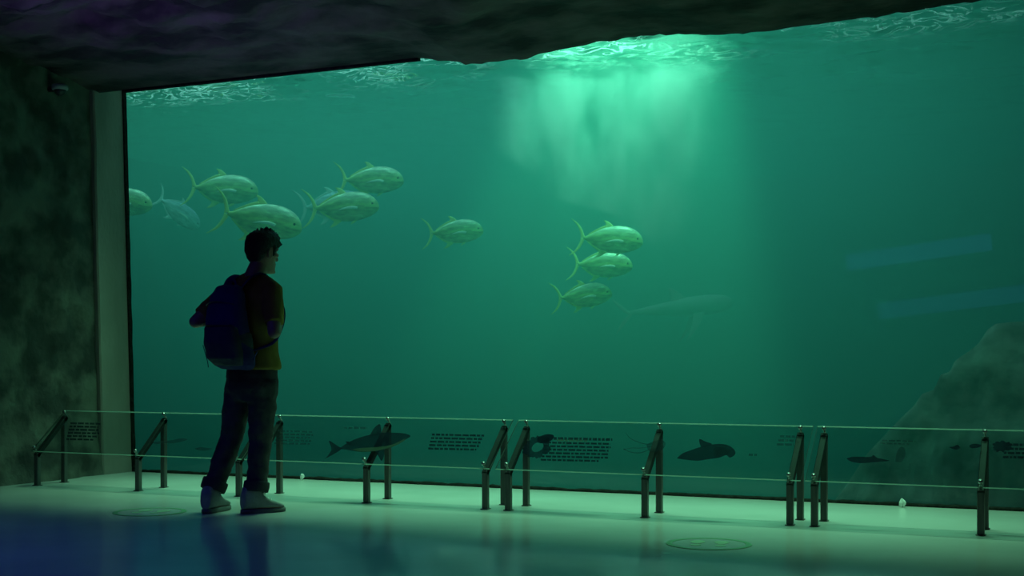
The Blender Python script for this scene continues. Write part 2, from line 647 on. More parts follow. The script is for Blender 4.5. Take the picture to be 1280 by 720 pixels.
# rock outcrop, stepping up to the right
OUT = [(960, 760), (1030, 640), (1085, 566), (1112, 534), (1124, 521), (1138, 508), (1148, 493), (1164, 487), (1172, 468), (1184, 465), (1191, 452), (1212, 440), (1222, 430), (1232, 412), (1242, 404), (1262, 402), (1285, 401), (1330, 398), (1400, 420), (1470, 520)]
YR = 10.1
bm = bmesh.new()
prof = [on_y(px, py, YR) for px, py in OUT]
rx = [p.x for p in prof]; rz = [p.z for p in prof]
nx, nyy = 110, 26
x0, x1 = rx[0], rx[-1]
g = []
for i in range(nx + 1):
    x = x0 + (x1 - x0) * i / nx
    top = interp(rx, rz, x)
    row = []
    H = top + 1.85
    for j in range(nyy * 2 + 1):
        s = (j - nyy) / nyy          # -1 front foot .. 0 crest .. 1 back foot
        a = abs(s)
        zz = top - H * a ** 1.25
        y = YR + .1 + s * (.30 + .20 * H) * (1 if s < 0 else .8)
        q = Vector((x, y, zz))
        n3 = .10 * fbm(q * 2.2, 4) * min(1, a * 5)
        led = .06 * math.floor(zz * 5 + .8 * noise.noise(Vector((x * 2, y * 2, 1)))) / 5 * min(1, a * 4)
        row.append(bm.verts.new((x + .03 * noise.noise(q * 4), y + n3 + led * (1 if s < 0 else -1), max(zz + .35 * n3, TZ0 + .02))))
    g.append(row)
for i in range(nx):
    for j in range(nyy * 2):
        bm.faces.new((g[i][j], g[i + 1][j], g[i + 1][j + 1], g[i][j + 1]))
tag(obj('rock_outcrop', bm, M_reef), 'dim grey rock mound stepping up inside the tank behind the last information rail', 'rock')

# bubble plume under the surface lamp
PY = 10.0
T = NT('bubbles')
pv = T.n('ShaderNodeVolumeScatter')
pv.inputs['Color'].default_value = (.75, 1, .93, 1)
tc = T.n('ShaderNodeTexCoord')
sp = T.n('ShaderNodeSeparateXYZ')
T.l(tc.outputs['Object'], sp.inputs[0])
pz = [(617, 62), (617, 185), (690, 245), (770, 275), (815, 318)]
pl = [on_y(a, b, PY) for a, b in pz]
pr = [on_y(a, b, PY) for a, b in [(905, 45), (890, 160), (868, 230), (864, 290), (862, 325)]]
zlo, zhi = min(p.z for p in pl + pr) - .05, 3.36


def zcurve(pts):
    pts = sorted(pts, key=lambda p: p.z)
    fc = T.n('ShaderNodeValToRGB')
    xs0, xs1 = -4.6, -1.5
    el = fc.color_ramp.elements
    k0 = pts[0]; k1 = pts[-1]

    def put(e, p):
        v = (p.x - xs0) / (xs1 - xs0)
        e.color = (v, v, v, 1)
    el[0].position = max(0, (k0.z - zlo) / (zhi - zlo)); put(el[0], k0)
    el[1].position = min(1, (k1.z - zlo) / (zhi - zlo)); put(el[1], k1)
    for p in pts[1:-1]:
        put(el.new((p.z - zlo) / (zhi - zlo)), p)
    fc.color_ramp.interpolation = 'EASE'
    mr = T.n('ShaderNodeMapRange')
    mr.inputs['From Min'].default_value = zlo; mr.inputs['From Max'].default_value = zhi
    T.l(sp.outputs['Z'], mr.inputs['Value']); T.l(mr.outputs[0], fc.inputs[0])
    o = T.n('ShaderNodeMapRange')
    o.inputs['To Min'].default_value = xs0; o.inputs['To Max'].default_value = xs1
    T.l(fc.outputs[0], o.inputs['Value'])
    return o.outputs[0]


def math_(op, a, b=None, c=None, clamp=False):
    nd = T.n('ShaderNodeMath', operation=op, use_clamp=clamp)
    for k, v in enumerate((a, b, c)):
        if v is None:
            continue
        if isinstance(v, (int, float)):
            nd.inputs[k].default_value = v
        else:
            T.l(v, nd.inputs[k])
    return nd.outputs[0]


def sstep(v, lo, hi):
    mr = T.n('ShaderNodeMapRange', interpolation_type='SMOOTHSTEP')
    mr.inputs['From Min'].default_value = lo; mr.inputs['From Max'].default_value = hi
    T.l(v, mr.inputs['Value'])
    return mr.outputs[0]


nzw = T.n('ShaderNodeTexNoise'); nzw.inputs['Scale'].default_value = 2.6; nzw.inputs['Detail'].default_value = 5
T.l(tc.outputs['Object'], nzw.inputs['Vector'])
wob = math_('MULTIPLY_ADD', nzw.outputs[0], .5, -.25)
xw = math_('ADD', sp.outputs['X'], wob)
dl = sstep(math_('SUBTRACT', math_('MULTIPLY_ADD', wob, .35, sp.outputs['X']), zcurve(pl)), -.03, .16)
dr = sstep(math_('SUBTRACT', zcurve(pr), xw), -.05, .30)
dy = sstep(math_('ABSOLUTE', math_('SUBTRACT', sp.outputs['Y'], PY)), .48, .1)
mp = T.n('ShaderNodeMapping'); mp.inputs['Scale'].default_value = (2.6, 2.2, 1.0)
T.l(tc.outputs['Object'], mp.inputs[0])
nz = T.n('ShaderNodeTexNoise'); nz.inputs['Scale'].default_value = 1.5; nz.inputs['Detail'].default_value = 6; nz.inputs['Roughness'].default_value = .6
T.l(mp.outputs[0], nz.inputs['Vector'])
den = sstep(nz.outputs[0], .38, .66)
zf = T.n('ShaderNodeMapRange'); zf.inputs['From Min'].default_value = zlo; zf.inputs['From Max'].default_value = 3.2
zf.inputs['To Min'].default_value = .25; zf.inputs['To Max'].default_value = 1.0
T.l(sp.outputs['Z'], zf.inputs['Value'])
zb = sstep(sp.outputs['Z'], zlo, zlo + .35)
tot = math_('MULTIPLY', math_('MULTIPLY', math_('MULTIPLY', dl, dr), math_('MULTIPLY', dy, den)), math_('MULTIPLY', zf.outputs[0], zb))
T.l(math_('MULTIPLY', tot, 3.4), pv.inputs['Density'])
T.l(pv.outputs[0], T.out.inputs['Volume'])
M_bub = T.m
bm = bmesh.new()
rings = []
for p, q in zip(pl, pr):
    rings.append((p.z, p.x - .2, q.x + .35))
ZT = sorted(rings)
zs = [r[0] for r in ZT]
RR = []
for k in range(13):
    z = zlo + (3.30 - zlo) * k / 12
    a = interp(zs, [r[1] for r in ZT], z); b = interp(zs, [r[2] for r in ZT], z)
    RR.append(ring(Vector(((a + b) / 2, PY, z)), Vector((1, 0, 0)), Vector((0, 1, 0)), (b - a) / 2, .52, 24, 3.0))
loft(bm, RR)
tag(obj('bubble_plume', bm, M_bub), 'bright cloud of fine bubbles falling from the surface under the tank lamp', 'bubbles', kind='stuff')


# ------------------------------------------------------------------ fish
def blade(bm, lead, trail, th):
    """a fin between two edge curves, thin at its edges and thicker along the middle"""
    n = len(lead)
    K = (0, .18, .5, .82, 1)
    TH = (.06, .7, 1, .55, .04)
    A = []; B = []
    for i in range(n):
        l, t = Vector(lead[i]), Vector(trail[i])
        f = th * (1 - .75 * i / (n - 1))
        A.append([bm.verts.new(l.lerp(t, k) + Vector((0, f * h, 0))) for k, h in zip(K, TH)])
        B.append([bm.verts.new(l.lerp(t, k) - Vector((0, f * h, 0))) for k, h in zip(K, TH)])
    for i in range(n - 1):
        for k in range(4):
            bm.faces.new((A[i][k], A[i][k + 1], A[i + 1][k + 1], A[i + 1][k]))
            bm.faces.new((B[i][k], B[i + 1][k], B[i + 1][k + 1], B[i][k + 1]))
        bm.faces.new((A[i][0], A[i + 1][0], B[i + 1][0], B[i][0]))
        bm.faces.new((A[i][4], B[i][4], B[i + 1][4], A[i + 1][4]))
    for i in (0, n - 1):
        for k in range(4):
            bm.faces.new((A[i][k], A[i][k + 1], B[i][k + 1], B[i][k])) if i else bm.faces.new((A[i][k], B[i][k], B[i][k + 1], A[i][k + 1]))


# profile of a trevally, unit length nose to tail tips; x from nose (0.5) to tail fork
FX = [.500, .492, .475, .44, .39, .32, .24, .15, .05, -.05, -.13, -.20, -.25, -.285, -.315]
FU = [.006, .042, .078, .118, .154, .180, .194, .194, .180, .148, .110, .070, .038, .024, .021]
FD = [.008, .034, .058, .090, .122, .152, .176, .188, .186, .158, .118, .074, .040, .025, .021]
FW = [.004, .020, .034, .050, .062, .071, .075, .073, .066, .053, .040, .028, .019, .014, .012]


def make_fish(mat, fin, pect, bend=0.0):
    root = empty('trevally')

    def bendit(bm):
        for v in bm.verts:
            if v.co.x < .1:
                v.co.y += bend * (.1 - v.co.x) ** 2
    bm = bmesh.new()
    rings = []
    N = 40
    for k in range(N + 1):
        t = k / N
        x = .5 - .815 * (t ** 1.25)
        u = interp(FX[::-1], FU[::-1], x); d = interp(FX[::-1], FD[::-1], x); w = interp(FX[::-1], FW[::-1], x)
        zc = -.012 * min(1, max(0, (x - .3) / .2))
        pts = []
        for i in range(24):
            a = 2 * pi * i / 24
            s = sin(a)
            h = u if s > 0 else d
            pts.append(Vector((x, cos(a) * w * (1 - .25 * abs(s) ** 3), zc + s * h)))
        rings.append(pts)
    loft(bm, rings)
    bendit(bm)
    body = obj('body', bm, mat, root)
    s = body.modifiers.new('s', 'SMOOTH'); s.iterations = 3; s.factor = .4
    bake(body)
    # crescent tail
    for sg in (1, -1):
        bm = bmesh.new()
        lead = spline([(-.290, 0, .014 * sg), (-.312, 0, .06 * sg), (-.345, 0, .13 * sg), (-.405, 0, .20 * sg), (-.495, 0, .255 * sg)], 4)
        trail = spline([(-.350, 0, -.002 * sg), (-.354, 0, .045 * sg), (-.378, 0, .112 * sg), (-.425, 0, .185 * sg), (-.497, 0, .252 * sg)], 4)
        blade(bm, lead, trail, .007)
        bendit(bm)
        obj('tail_fin', bm, fin, root)
    # second dorsal: sickle lobe, then a low ridge
    bm = bmesh.new()
    lead = spline([(.09, 0, .178), (.05, 0, .215), (.00, 0, .246), (-.05, 0, .254)], 4)
    trail = spline([(-.01, 0, .158), (-.02, 0, .188), (-.03, 0, .220), (-.055, 0, .252)], 4)
    blade(bm, lead, trail, .006)
    bendit(bm)
    obj('dorsal_fin', bm, fin, root)
    bm = bmesh.new()
    base = spline([(.01, 0, .164), (-.08, 0, .128), (-.17, 0, .080), (-.24, 0, .038)], 4)
    top = [p + Vector((-.02, 0, .030 * (1 - .7 * i / 12))) for i, p in enumerate(base)]
    blade(bm, top, base, .003)
    bendit(bm)
    obj('dorsal_ridge', bm, fin, root)
    # anal fin
    bm = bmesh.new()
    lead = spline([(.02, 0, -.176), (-.03, 0, -.212), (-.085, 0, -.245), (-.135, 0, -.254)], 4)
    trail = spline([(-.08, 0, -.140), (-.085, 0, -.170), (-.10, 0, -.210), (-.14, 0, -.252)], 4)
    blade(bm, lead, trail, .006)
    bendit(bm)
    obj('anal_fin', bm, fin, root)
    bm = bmesh.new()
    base = spline([(-.07, 0, -.146), (-.13, 0, -.114), (-.19, 0, -.076), (-.245, 0, -.038)], 4)
    top = [p + Vector((-.02, 0, -.026 * (1 - .7 * i / 12))) for i, p in enumerate(base)]
    blade(bm, top, base, .003)
    bendit(bm)
    obj('anal_ridge', bm, fin, root)
    for sg in (1, -1):
        # long sickle pectoral
        bm = bmesh.new()
        lead = spline([(.235, 0, -.012), (.16, 0, .002), (.07, 0, -.012), (-.02, 0, -.050)], 4)
        trail = spline([(.222, 0, -.042), (.15, 0, -.034), (.06, 0, -.038), (-.022, 0, -.052)], 4)
        blade(bm, lead, trail, .005)
        for v in bm.verts:
            v.co.y += sg * (.074 + .05 * (.235 - v.co.x) * 1.0)
        obj('pectoral_fin', bm, pect, root)
        # pelvic
        bm = bmesh.new()
        lead = spline([(.21, 0, -.172), (.17, 0, -.205), (.13, 0, -.22)], 4)
        trail = spline([(.16, 0, -.180), (.145, 0, -.198), (.128, 0, -.219)], 4)
        blade(bm, lead, trail, .004)
        for v in bm.verts:
            v.co.y += sg * .018
        obj('pelvic_fin', bm, fin, root)
        bm = bmesh.new()
        bmesh.ops.create_uvsphere(bm, u_segments=14, v_segments=10, radius=.014)
        for v in bm.verts:
            v.co = Vector((v.co.x + .418, v.co.y * .6 + sg * .050, v.co.z + .028))
        e = obj('eye', bm, M_eye, root)
    return root


SHOAL = 'trevallies swimming behind the tank glass'
# px of centre, py of centre, plane Y, px length nose-tail, yaw (deg, + turns nose away from the viewer), pitch, blue?, label
F = [
    (146, 251, 10.1, 92, -4, -8, 0, 'pale trevally half hidden behind the concrete window jamb'),
    (221, 263, 11.1, 58, 36, -34, 1, 'small bluish trevally turned toward the back, next to the one cut off by the jamb'),
    (274, 236, 10.4, 98, 2, -4, 0, 'green trevally swimming just above the larger one over the person\'s head'),
    (320, 274, 9.9, 118, 0, -12, 0, 'largest green trevally, right above and behind the person\'s head'),
    (460, 225, 10.5, 90, 0, -1, 0, 'green trevally uppermost of the close trio right of the person\'s head'),
    (411, 257, 11.1, 92, 2, 4, 1, 'bluish trevally of the trio, mostly covered by the fish in front of it'),
    (425, 259, 10.3, 98, 0, 2, 0, 'yellow-green trevally of the trio, covering a bluish one behind it'),
    (565, 290, 10.5, 79, 0, 3, 0, 'lone trevally swimming between the two shoals'),
    (758, 299, 10.5, 92, -3, -4, 0, 'top one of three stacked trevallies below the bubbles, with a bright pectoral fin'),
    (749, 331, 10.7, 84, 0, -2, 0, 'middle one of three stacked trevallies below the bubbles'),
    (726, 370, 10.5, 79, 2, 5, 0, 'lowest one of three stacked trevallies below the bubbles'),
]
pg = make_fish(M_fish, M_fin, M_pect, .10)
pb = make_fish(M_fish_b, M_fin_b, M_pect, .25)
used = set()
for (px, py, Y, L, yw, pt, blue, lab) in F:
    proto = pb if blue else pg
    o = proto if blue not in used else copy_tree(proto)
    used.add(blue)
    c = on_y(px, py, Y)
    dep = c.x * -.4122 + c.y * .9111
    real = L / FPX * dep / cos(R(yw))
    o.scale = (real,) * 3
    o.location = c
    # swims across the view: the nose points along the camera's right
    o.rotation_euler = (0, -R(pt), YAW + R(yw))
    tag(o, lab, 'fish', SHOAL)

# large shark, almost lost in the haze
bm = bmesh.new()
SX = [1.0, .97, .90, .75, .5, .2, -.1, -.4, -.7, -.9]
SW = [.02, .10, .155, .19, .21, .20, .16, .11, .06, .03]
rings = []
for x, w in zip(SX, SW):
    rings.append(ring(Vector((x, 0, .02 * (1 - x))), Vector((0, 1, 0)), Vector((0, 0, 1)), w * 1.05, w * .88, 20))
root = empty('shark')
loft(bm, rings)
obj('body', bm, M_shark, root)
for sg in (1, -1):
    bm = bmesh.new()
    blade(bm, spline([(.45, 0, -.10), (.34, 0, -.28), (.18, 0, -.46), (.02, 0, -.60)], 4), spline([(.22, 0, -.12), (.18, 0, -.27), (.10, 0, -.44), (0, 0, -.605)], 4), .02)
    for v in bm.verts:
        v.co.y += sg * (.12 - v.co.z * .35)
    obj('pectoral_fin', bm, M_shark, root)
    bm = bmesh.new()
    blade(bm, spline([(-.84, 0, 0), (-1.0, 0, .16 * sg), (-1.2, 0, .34 * sg)], 4), spline([(-.92, 0, 0), (-1.05, 0, .10 * sg), (-1.2, 0, .33 * sg)], 4), .015)
    obj('tail_fin', bm, M_shark, root)
bm = bmesh.new()
blade(bm, spline([(.15, 0, .18), (.02, 0, .32), (-.12, 0, .40)], 4), spline([(-.12, 0, .15), (-.12, 0, .28), (-.14, 0, .40)], 4), .015)
obj('dorsal_fin', bm, M_shark, root)
c = on_y(848, 386, 13.4)
root.location = c
root.scale = (.59,) * 3
root.rotation_euler = (0, -R(7), YAW + R(4))
tag(root, 'dim large shark barely showing through the haze below the bubbles', 'shark')


# ------------------------------------------------------------------ information rails
YF, YB = 7.45, 7.73
ZF, ZB = .235, .495
PF, PB = Vector((0, 7.405, .262)), Vector((0, 7.765, .555))
PU = (PB - PF).normalized()
PN = Vector((0, -PU.z, PU.y))          # out of the sheet, up and towards the viewer


def sq_tube(bm, a, b, w, d, bev=.004):
    a, b = Vector(a), Vector(b)
    t = (b - a).normalized()
    u = Vector((1, 0, 0))
    v = t.cross(u).normalized()
    rings = []
    for p in (a, b):
        rings.append([p + u * x + v * y for x, y in ((w - bev, -d), (w, -d + bev), (w, d - bev), (w - bev, d), (-w + bev, d), (-w, d - bev), (-w, -d + bev), (-w + bev, -d))])
    loft(bm, rings)


def support(x, parent):
    s = empty('support_frame', (x, 0, 0))
    s.parent = parent
    bm = bmesh.new()
    sq_tube(bm, (0, YF, 0), (0, YF, ZF + .012), .019, .019)
    obj('front_post', bm, M_steel, s, False)
    bm = bmesh.new()
    sq_tube(bm, (0, YB, 0), (0, YB, ZB + .012), .019, .019)
    obj('rear_post', bm, M_steel, s, False)
    bm = bmesh.new()
    sq_tube(bm, (0, YF - .012, ZF - .012), (0, YB + .014, ZB + .012), .019, .017)
    obj('sloping_bar', bm, M_bar, s, False)
    for k in (.06, .93):
        p = PF.lerp(PB, k)
        bm = bmesh.new()
        tube(bm, [p - PN * .030, p + PN * .016], [.0065, .0065], 12, ball=False)
        tube(bm, [p + PN * .010, p + PN * .026], [.012, .012], 14, ball=False)
        obj('standoff', bm, M_knob, s)
    for y in (YF, YB):
        bm = bmesh.new()
        box(bm, (-.026, y - .026, 0), (.026, y + .026, .006), .002)
        obj('foot_plate', bm, M_steel, s, False)
    return s


def flat_on_panel(px, py):
    """where the line of sight through a pixel meets the sloping sheet, just above its face"""
    d = ray(px, py)
    o = Vector((0, 0, CAMH))
    q = PF + PN * .006
    t = (q - o).dot(PN) / d.dot(PN)
    return o + d * t


def poly_print(bm, pts, mi=0, curved=True):
    P = [flat_on_panel(*p) for p in pts]
    if curved:
        Q = spline(P + [P[0]], 4)[:-1]
    else:
        Q = P
    a = [bm.verts.new(p + PN * .0006) for p in Q]
    b = [bm.verts.new(p) for p in Q]
    f = bm.faces.new(a); f.material_index = mi
    f2 = bm.faces.new(b[::-1]); f2.material_index = mi
    n = len(a)
    for i in range(n):
        f3 = bm.faces.new((a[i], b[i], b[(i + 1) % n], a[(i + 1) % n])); f3.material_index = mi


def text_rows(bm, px0, px1, py0, py1, rows, seed, slope=.022, skew=-6):
    """rows of small unreadable words"""
    rnd = random.Random(seed)
    for r in range(rows):
        y = py0 + (py1 - py0) * (r + .5) / rows
        h = (py1 - py0) / rows * .27
        x = px0 + skew * r / rows
        end = px1 + skew * r / rows - (rnd.random() * 14 if r == rows - 1 else rnd.random() * 4)
        while x < end:
            w = min(rnd.uniform(3, 9), end - x)
            yy = y + slope * (x - px0)
            poly_print(bm, [(x, yy - h), (x + w, yy - h + slope * w), (x + w, yy + h + slope * w), (x, yy + h)], 0, False)
            x += w + 1.3


def rail(x0, x1, xs, label):
    root = empty('information_rail', ((x0 + x1) / 2, 0, 0))
    off = Vector(((x0 + x1) / 2, 0, 0))
    for x in xs:
        support(x - off.x, root)
    bm = bmesh.new()
    a = [Vector((x, 0, 0)) + q + PN * t for t in (-.0045, .0045) for x, q in ((x0 - off.x, PF), (x1 - off.x, PF), (x1 - off.x, PB), (x0 - off.x, PB))]
    v = [bm.verts.new(p) for p in a]
    for k, mi in (((0, 3, 2, 1), 0), ((4, 5, 6, 7), 0), ((0, 1, 5, 4), 1), ((1, 2, 6, 5), 1), ((2, 3, 7, 6), 1), ((3, 0, 4, 7), 1)):
        f = bm.faces.new([v[i] for i in k]); f.material_index = mi
    p = obj('glass_panel', bm, [M_glass, M_edge], root, False)
    tag(root, label, 'information rail', 'information rails along the foot of the tank window')
    return root, p, off


def print_on(panel, off, name, fn, mats):
    bm = bmesh.new()
    fn(bm)
    for v in bm.verts:
        v.co -= off
    return obj(name, bm, mats, panel, False)


r1, p1, o1 = rail(-7.33, -5.405, (-7.31, -6.345, -5.46), 'sloping glass information rail against the concrete wall, its end behind the person')
r2, p2, o2 = rail(-5.385, -3.505, (-5.315, -4.43, -3.555), 'sloping glass information rail with a whale shark print, starting behind the person')
r3, p3, o3 = rail(-3.465, -1.545, (-3.395, -2.49, -1.615), 'sloping glass information rail with a dark bristly ring print beside rows of text')
r4, p4, o4 = rail(-1.52, .42, (-1.475, -.58, .33), 'sloping glass information rail in front of the rock mound')

# rail 1
print_on(p1, o1, 'text_print', lambda b: text_rows(b, 88, 127, 527, 551, 6, 1), M_ink)
print_on(p1, o1, 'fish_print', lambda b: poly_print(b, [(188, 553), (196, 552), (206, 551), (216, 550), (226, 548), (235, 549), (228, 552), (217, 554), (204, 554), (195, 555)]), M_ink_g)
print_on(p1, o1, 'fish_print', lambda b: poly_print(b, [(243, 561), (250, 559), (259, 560), (266, 561), (258, 563), (249, 563)]), M_ink_g)
# rail 2
print_on(p2, o2, 'text_print', lambda b: text_rows(b, 348, 394, 537, 556, 5, 2), M_ink_g)
print_on(p2, o2, 'text_print', lambda b: text_rows(b, 428, 462, 532, 537, 1, 3), M_ink_g)
print_on(p2, o2, 'text_print', lambda b: text_rows(b, 540, 606, 541, 563, 5, 4), M_ink)


def whale(b):
    poly_print(b, [(424, 561), (432, 555), (444, 549), (460, 544), (476, 541), (494, 541), (506, 542), (513, 545), (508, 549), (498, 555), (484, 561), (470, 564), (452, 565), (437, 563)], 0)


def whale_fins(b):
    poly_print(b, [(406, 574), (413, 565), (414, 559), (411, 551), (417, 554), (423, 558), (427, 561), (420, 566), (413, 570)], 0)
    poly_print(b, [(462, 545), (467, 536), (474, 530), (476, 534), (476, 541), (470, 545)], 0)
    poly_print(b, [(468, 562), (473, 570), (477, 576), (480, 569), (480, 560), (474, 558)], 0)
    poly_print(b, [(436, 552), (432, 552), (436, 556), (441, 556)], 0)


print_on(p2, o2, 'whale_shark_print', lambda b: (whale(b), whale_fins(b)), M_ink)
print_on(p2, o2, 'belly_print', lambda b: poly_print(b, [(440, 562), (455, 560), (472, 559), (490, 556), (503, 550), (508, 549), (497, 556), (483, 561), (468, 564), (452, 564.5)]), M_ink_l).location = PN * .0008


# rail 3
def crab(b):
    rnd = random.Random(5)
    cx, cy = 671, 560
    pts = []
    n = 46
    for i in range(n):
        a = 2 * pi * i / n
        k = rnd.uniform(.86, 1.12)
        x = cos(a) * 17 * k
        y = sin(a) * 13.5 * k
        pts.append((cx + x - y * .30, cy + y - 1))
    inner = [(cx + 1 + cos(a) * 7 - sin(a) * 2.2, cy - 1 + sin(a) * 6) for a in [2 * pi * i / n for i in range(n)]]
    P = [flat_on_panel(*p) for p in pts]; Q = [flat_on_panel(*p) for p in inner]
    A = [b.verts.new(p + PN * .0006) for p in P]; B = [b.verts.new(p + PN * .0006) for p in Q]
    for i in range(n):
        j = (i + 1) % n
        b.faces.new((A[i], A[j], B[j], B[i]))
    poly_print(b, [(672, 547), (682, 543), (692, 544), (690, 550), (680, 554), (672, 553)], 0)


print_on(p3, o3, 'crab_print', crab, ink('print_ink_dark', (.005, .01, .018), .78))
print_on(p3, o3, 'text_print', lambda b: text_rows(b, 692, 770, 545, 551, 1, 7), M_ink)
print_on(p3, o3, 'text_print', lambda b: text_rows(b, 681, 766, 551, 577, 6, 6), M_ink)
print_on(p3, o3, 'heading_print', lambda b: text_rows(b, 696, 737, 548.5, 552.5, 1, 8), M_ink_l).location = PN * .0008


def lobster(b):
    def line(pts, w):
        q = [Vector((x, y, 0)) for x, y in pts]
        q = spline(q, 5)
        up = [(p.x, p.y - w) for p in q]
        dn = [(p.x, p.y + w) for p in q]
        poly_print(b, up + dn[::-1], 0, False)
    line([(782, 541), (788, 548), (796, 552), (806, 555), (816, 555)], .55)
    line([(779, 561), (788, 565), (800, 566), (812, 562)], .55)
    line([(780, 562), (790, 560), (802, 560), (814, 558)], .45)
    poly_print(b, [(808, 556), (816, 552), (826, 550), (832, 554), (829, 561), (820, 565), (811, 563)], 0)


print_on(p3, o3, 'lobster_print', lobster, M_ink_g)


def wrasse(b):
    poly_print(b, [(846, 573), (853, 567), (863, 563), (875, 559), (888, 556), (902, 555), (913, 558), (919, 564), (918, 569), (912, 572), (908, 569), (899, 572), (886, 574), (872, 576), (860, 575), (852, 574)], 0)
    poly_print(b, [(876, 559), (874, 549), (882, 552), (890, 555), (884, 558)], 0)


print_on(p3, o3, 'fish_print', wrasse, M_ink)
print_on(p3, o3, 'fish_shade_print', lambda b: poly_print(b, [(893, 560), (903, 559), (910, 562), (913, 566), (905, 568), (897, 570), (891, 566)]), M_ink_g).location = PN * .0008
print_on(p3, o3, 'text_print', lambda b: text_rows(b, 936, 954, 566, 571, 1, 9), M_ink_g)
print_on(p3, o3, 'text_print', lambda b: text_rows(b, 975, 1000, 543, 558, 3, 10), M_ink_g)
# rail 4
print_on(p4, o4, 'fish_print', lambda b: (poly_print(b, [(1058, 573), (1066, 571), (1078, 571), (1088, 571), (1092, 569), (1096, 572), (1104, 574), (1112, 576), (1102, 577), (1090, 578), (1076, 579), (1064, 577)]),), M_ink)
print_on(p4, o4, 'text_print', lambda b: text_rows(b, 1103, 1146, 549, 556, 2, 11), M_ink_g)
print_on(p4, o4, 'ray_print', lambda b: poly_print(b, [(1119, 577), (1121, 566), (1125, 559), (1130, 560), (1132, 568), (1127, 577)]), M_ink_g)
print_on(p4, o4, 'small_fish_print', lambda b: poly_print(b, [(1186, 559), (1192, 558), (1197, 556), (1200, 560), (1194, 562)]), M_ink)
print_on(p4, o4, 'small_fish_print', lambda b: poly_print(b, [(1211, 557), (1216, 555), (1222, 555), (1227, 557), (1221, 560), (1214, 560)]), M_ink)


def coral(b):
    rnd = random.Random(3)
    pts = []
    n = 30
    for i in range(n):
        a = 2 * pi * i / n
        k = rnd.uniform(.75, 1.2)
        pts.append((1253 + cos(a) * 12 * k, 558 + sin(a) * 7 * k))
    poly_print(b, pts, 0, False)


print_on(p4, o4, 'coral_print', coral, M_ink)
print_on(p4, o4, 'text_print', lambda b: text_rows(b, 1258, 1330, 553, 574, 4, 12), M_ink)

# ------------------------------------------------------------------ floor stickers
def sticker(cx, cy, r, label, rz):
    root = empty('floor_sticker', (cx, cy, 0), rz)
    bm = bmesh.new()
    n = 56
    loops = []
    for rad, z in ((r, .0004), (r, .0022), (r * .86, .0022), (r * .86, .0004)):
        loops.append([Vector((cos(2 * pi * i / n) * rad, sin(2 * pi * i / n) * rad, z)) for i in range(n)])
    loft(bm, loops + [loops[0]], cap=False)
    bmesh.ops.remove_doubles(bm, verts=bm.verts, dist=1e-6)
    obj('ring', bm, M_ring, root, False)
    bm = bmesh.new()
    loft(bm, [[Vector((cos(2 * pi * i / n) * r * .855, sin(2 * pi * i / n) * r * .855, z)) for i in range(n)] for z in (.0002, .0012)])
    obj('disc', bm, M_floor, root, False)
    for s in (1, -1):
        for nm, y0, y1, w0, w1 in (('sole_mark', -.01, .115, .030, .040), ('heel_mark', -.085, -.025, .028, .028)):
            bm = bmesh.new()
            pts = [Vector((s * .062 + cos(a) * (w0 if sin(a) < 0 else w1), (y0 + y1) / 2 + sin(a) * (y1 - y0) / 2, 0)) for a in [2 * pi * i / 20 for i in range(20)]]
            loft(bm, [[p + Vector((0, 0, .0012)) for p in pts], [p + Vector((0, 0, .0024)) for p in pts]])
            obj(nm, bm, M_ring_l, root, False)
    return tag(root, label, 'floor sticker', 'round floor stickers')


sticker(-5.40, 6.446, .225, 'round green ring sticker on the floor beside the person\'s heel', .2)
sticker(-1.832, 6.515, .22, 'round green ring sticker on the floor in front of the rail with the ring print', .2)

# white scraps by the glass foot
def scrap(px, py, s, seed, label):
    c = on_y(px, py, 8.66)
    bm = bmesh.new()
    bmesh.ops.create_icosphere(bm, subdivisions=2, radius=s)
    for v in bm.verts:
        k = 1 + .45 * noise.noise(v.co * (3 / s) * .4 + Vector((seed, 0, 0)))
        v.co = Vector((v.co.x * k * .8, v.co.y * k * .7, (v.co.z * k * (1.15 - .4 * v.co.x / s))))
    zmin = min(v.co.z for v in bm.verts)
    o = obj('paper_scrap', bm, M_paper, None, False, (c.x, 8.66, -zmin + .0005))
    tag(o, label, 'scrap', 'white scraps at the foot of the window')


scrap(1128, 626, .026, 2, 'white crumpled scrap at the foot of the window before the rock mound')
scrap(378, 594, .020, 5, 'small white crumpled scrap at the foot of the window beside the person')

# ------------------------------------------------------------------ security camera under the ceiling
dd = ray(75, 114)
t = (wall_x(3.2) + .06) / dd.x
c = Vector((0, 0, CAMH)) + dd * t
root = empty('security_camera', c)
bm = bmesh.new()
tube(bm, [(-.12, 0, .02), (.0, 0, .02)], [.022, .022], 12, ball=False)
obj('bracket', bm, M_black, root)
bm = bmesh.new()
prof = [(.0, .055), (.05, .055), (.062, .045), (.064, .015), (.058, .008), (0, .008)]
loft(bm, [[Vector((cos(2 * pi * i / 24) * max(r, .001), sin(2 * pi * i / 24) * max(r, .001), z)) for i in range(24)] for r, z in prof])
obj('housing', bm, M_camgrey, root)
bm = bmesh.new()
loft(bm, [[Vector((cos(2 * pi * i / 24) * .05 * cos(a), sin(2 * pi * i / 24) * .05 * cos(a), .01 - .05 * sin(a))) for i in range(24)] for a in [R(x) for x in (0, 20, 40, 60, 75, 88)]])
obj('dome', bm, M_black, root)
tag(root, 'small dome security camera on the concrete wall just under the rocky ceiling', 'camera')

# ------------------------------------------------------------------ person
P0 = (-4.889, 6.632, 0)
person = empty('person', P0, YAW)
tag(person, 'standing man in mustard T-shirt and dark rolled trousers, seen from behind, gripping his backpack straps', 'person')
K = 201.0


def J(px, py, f):
    return Vector(((px - 294) / K, f, (641 - py) / K))


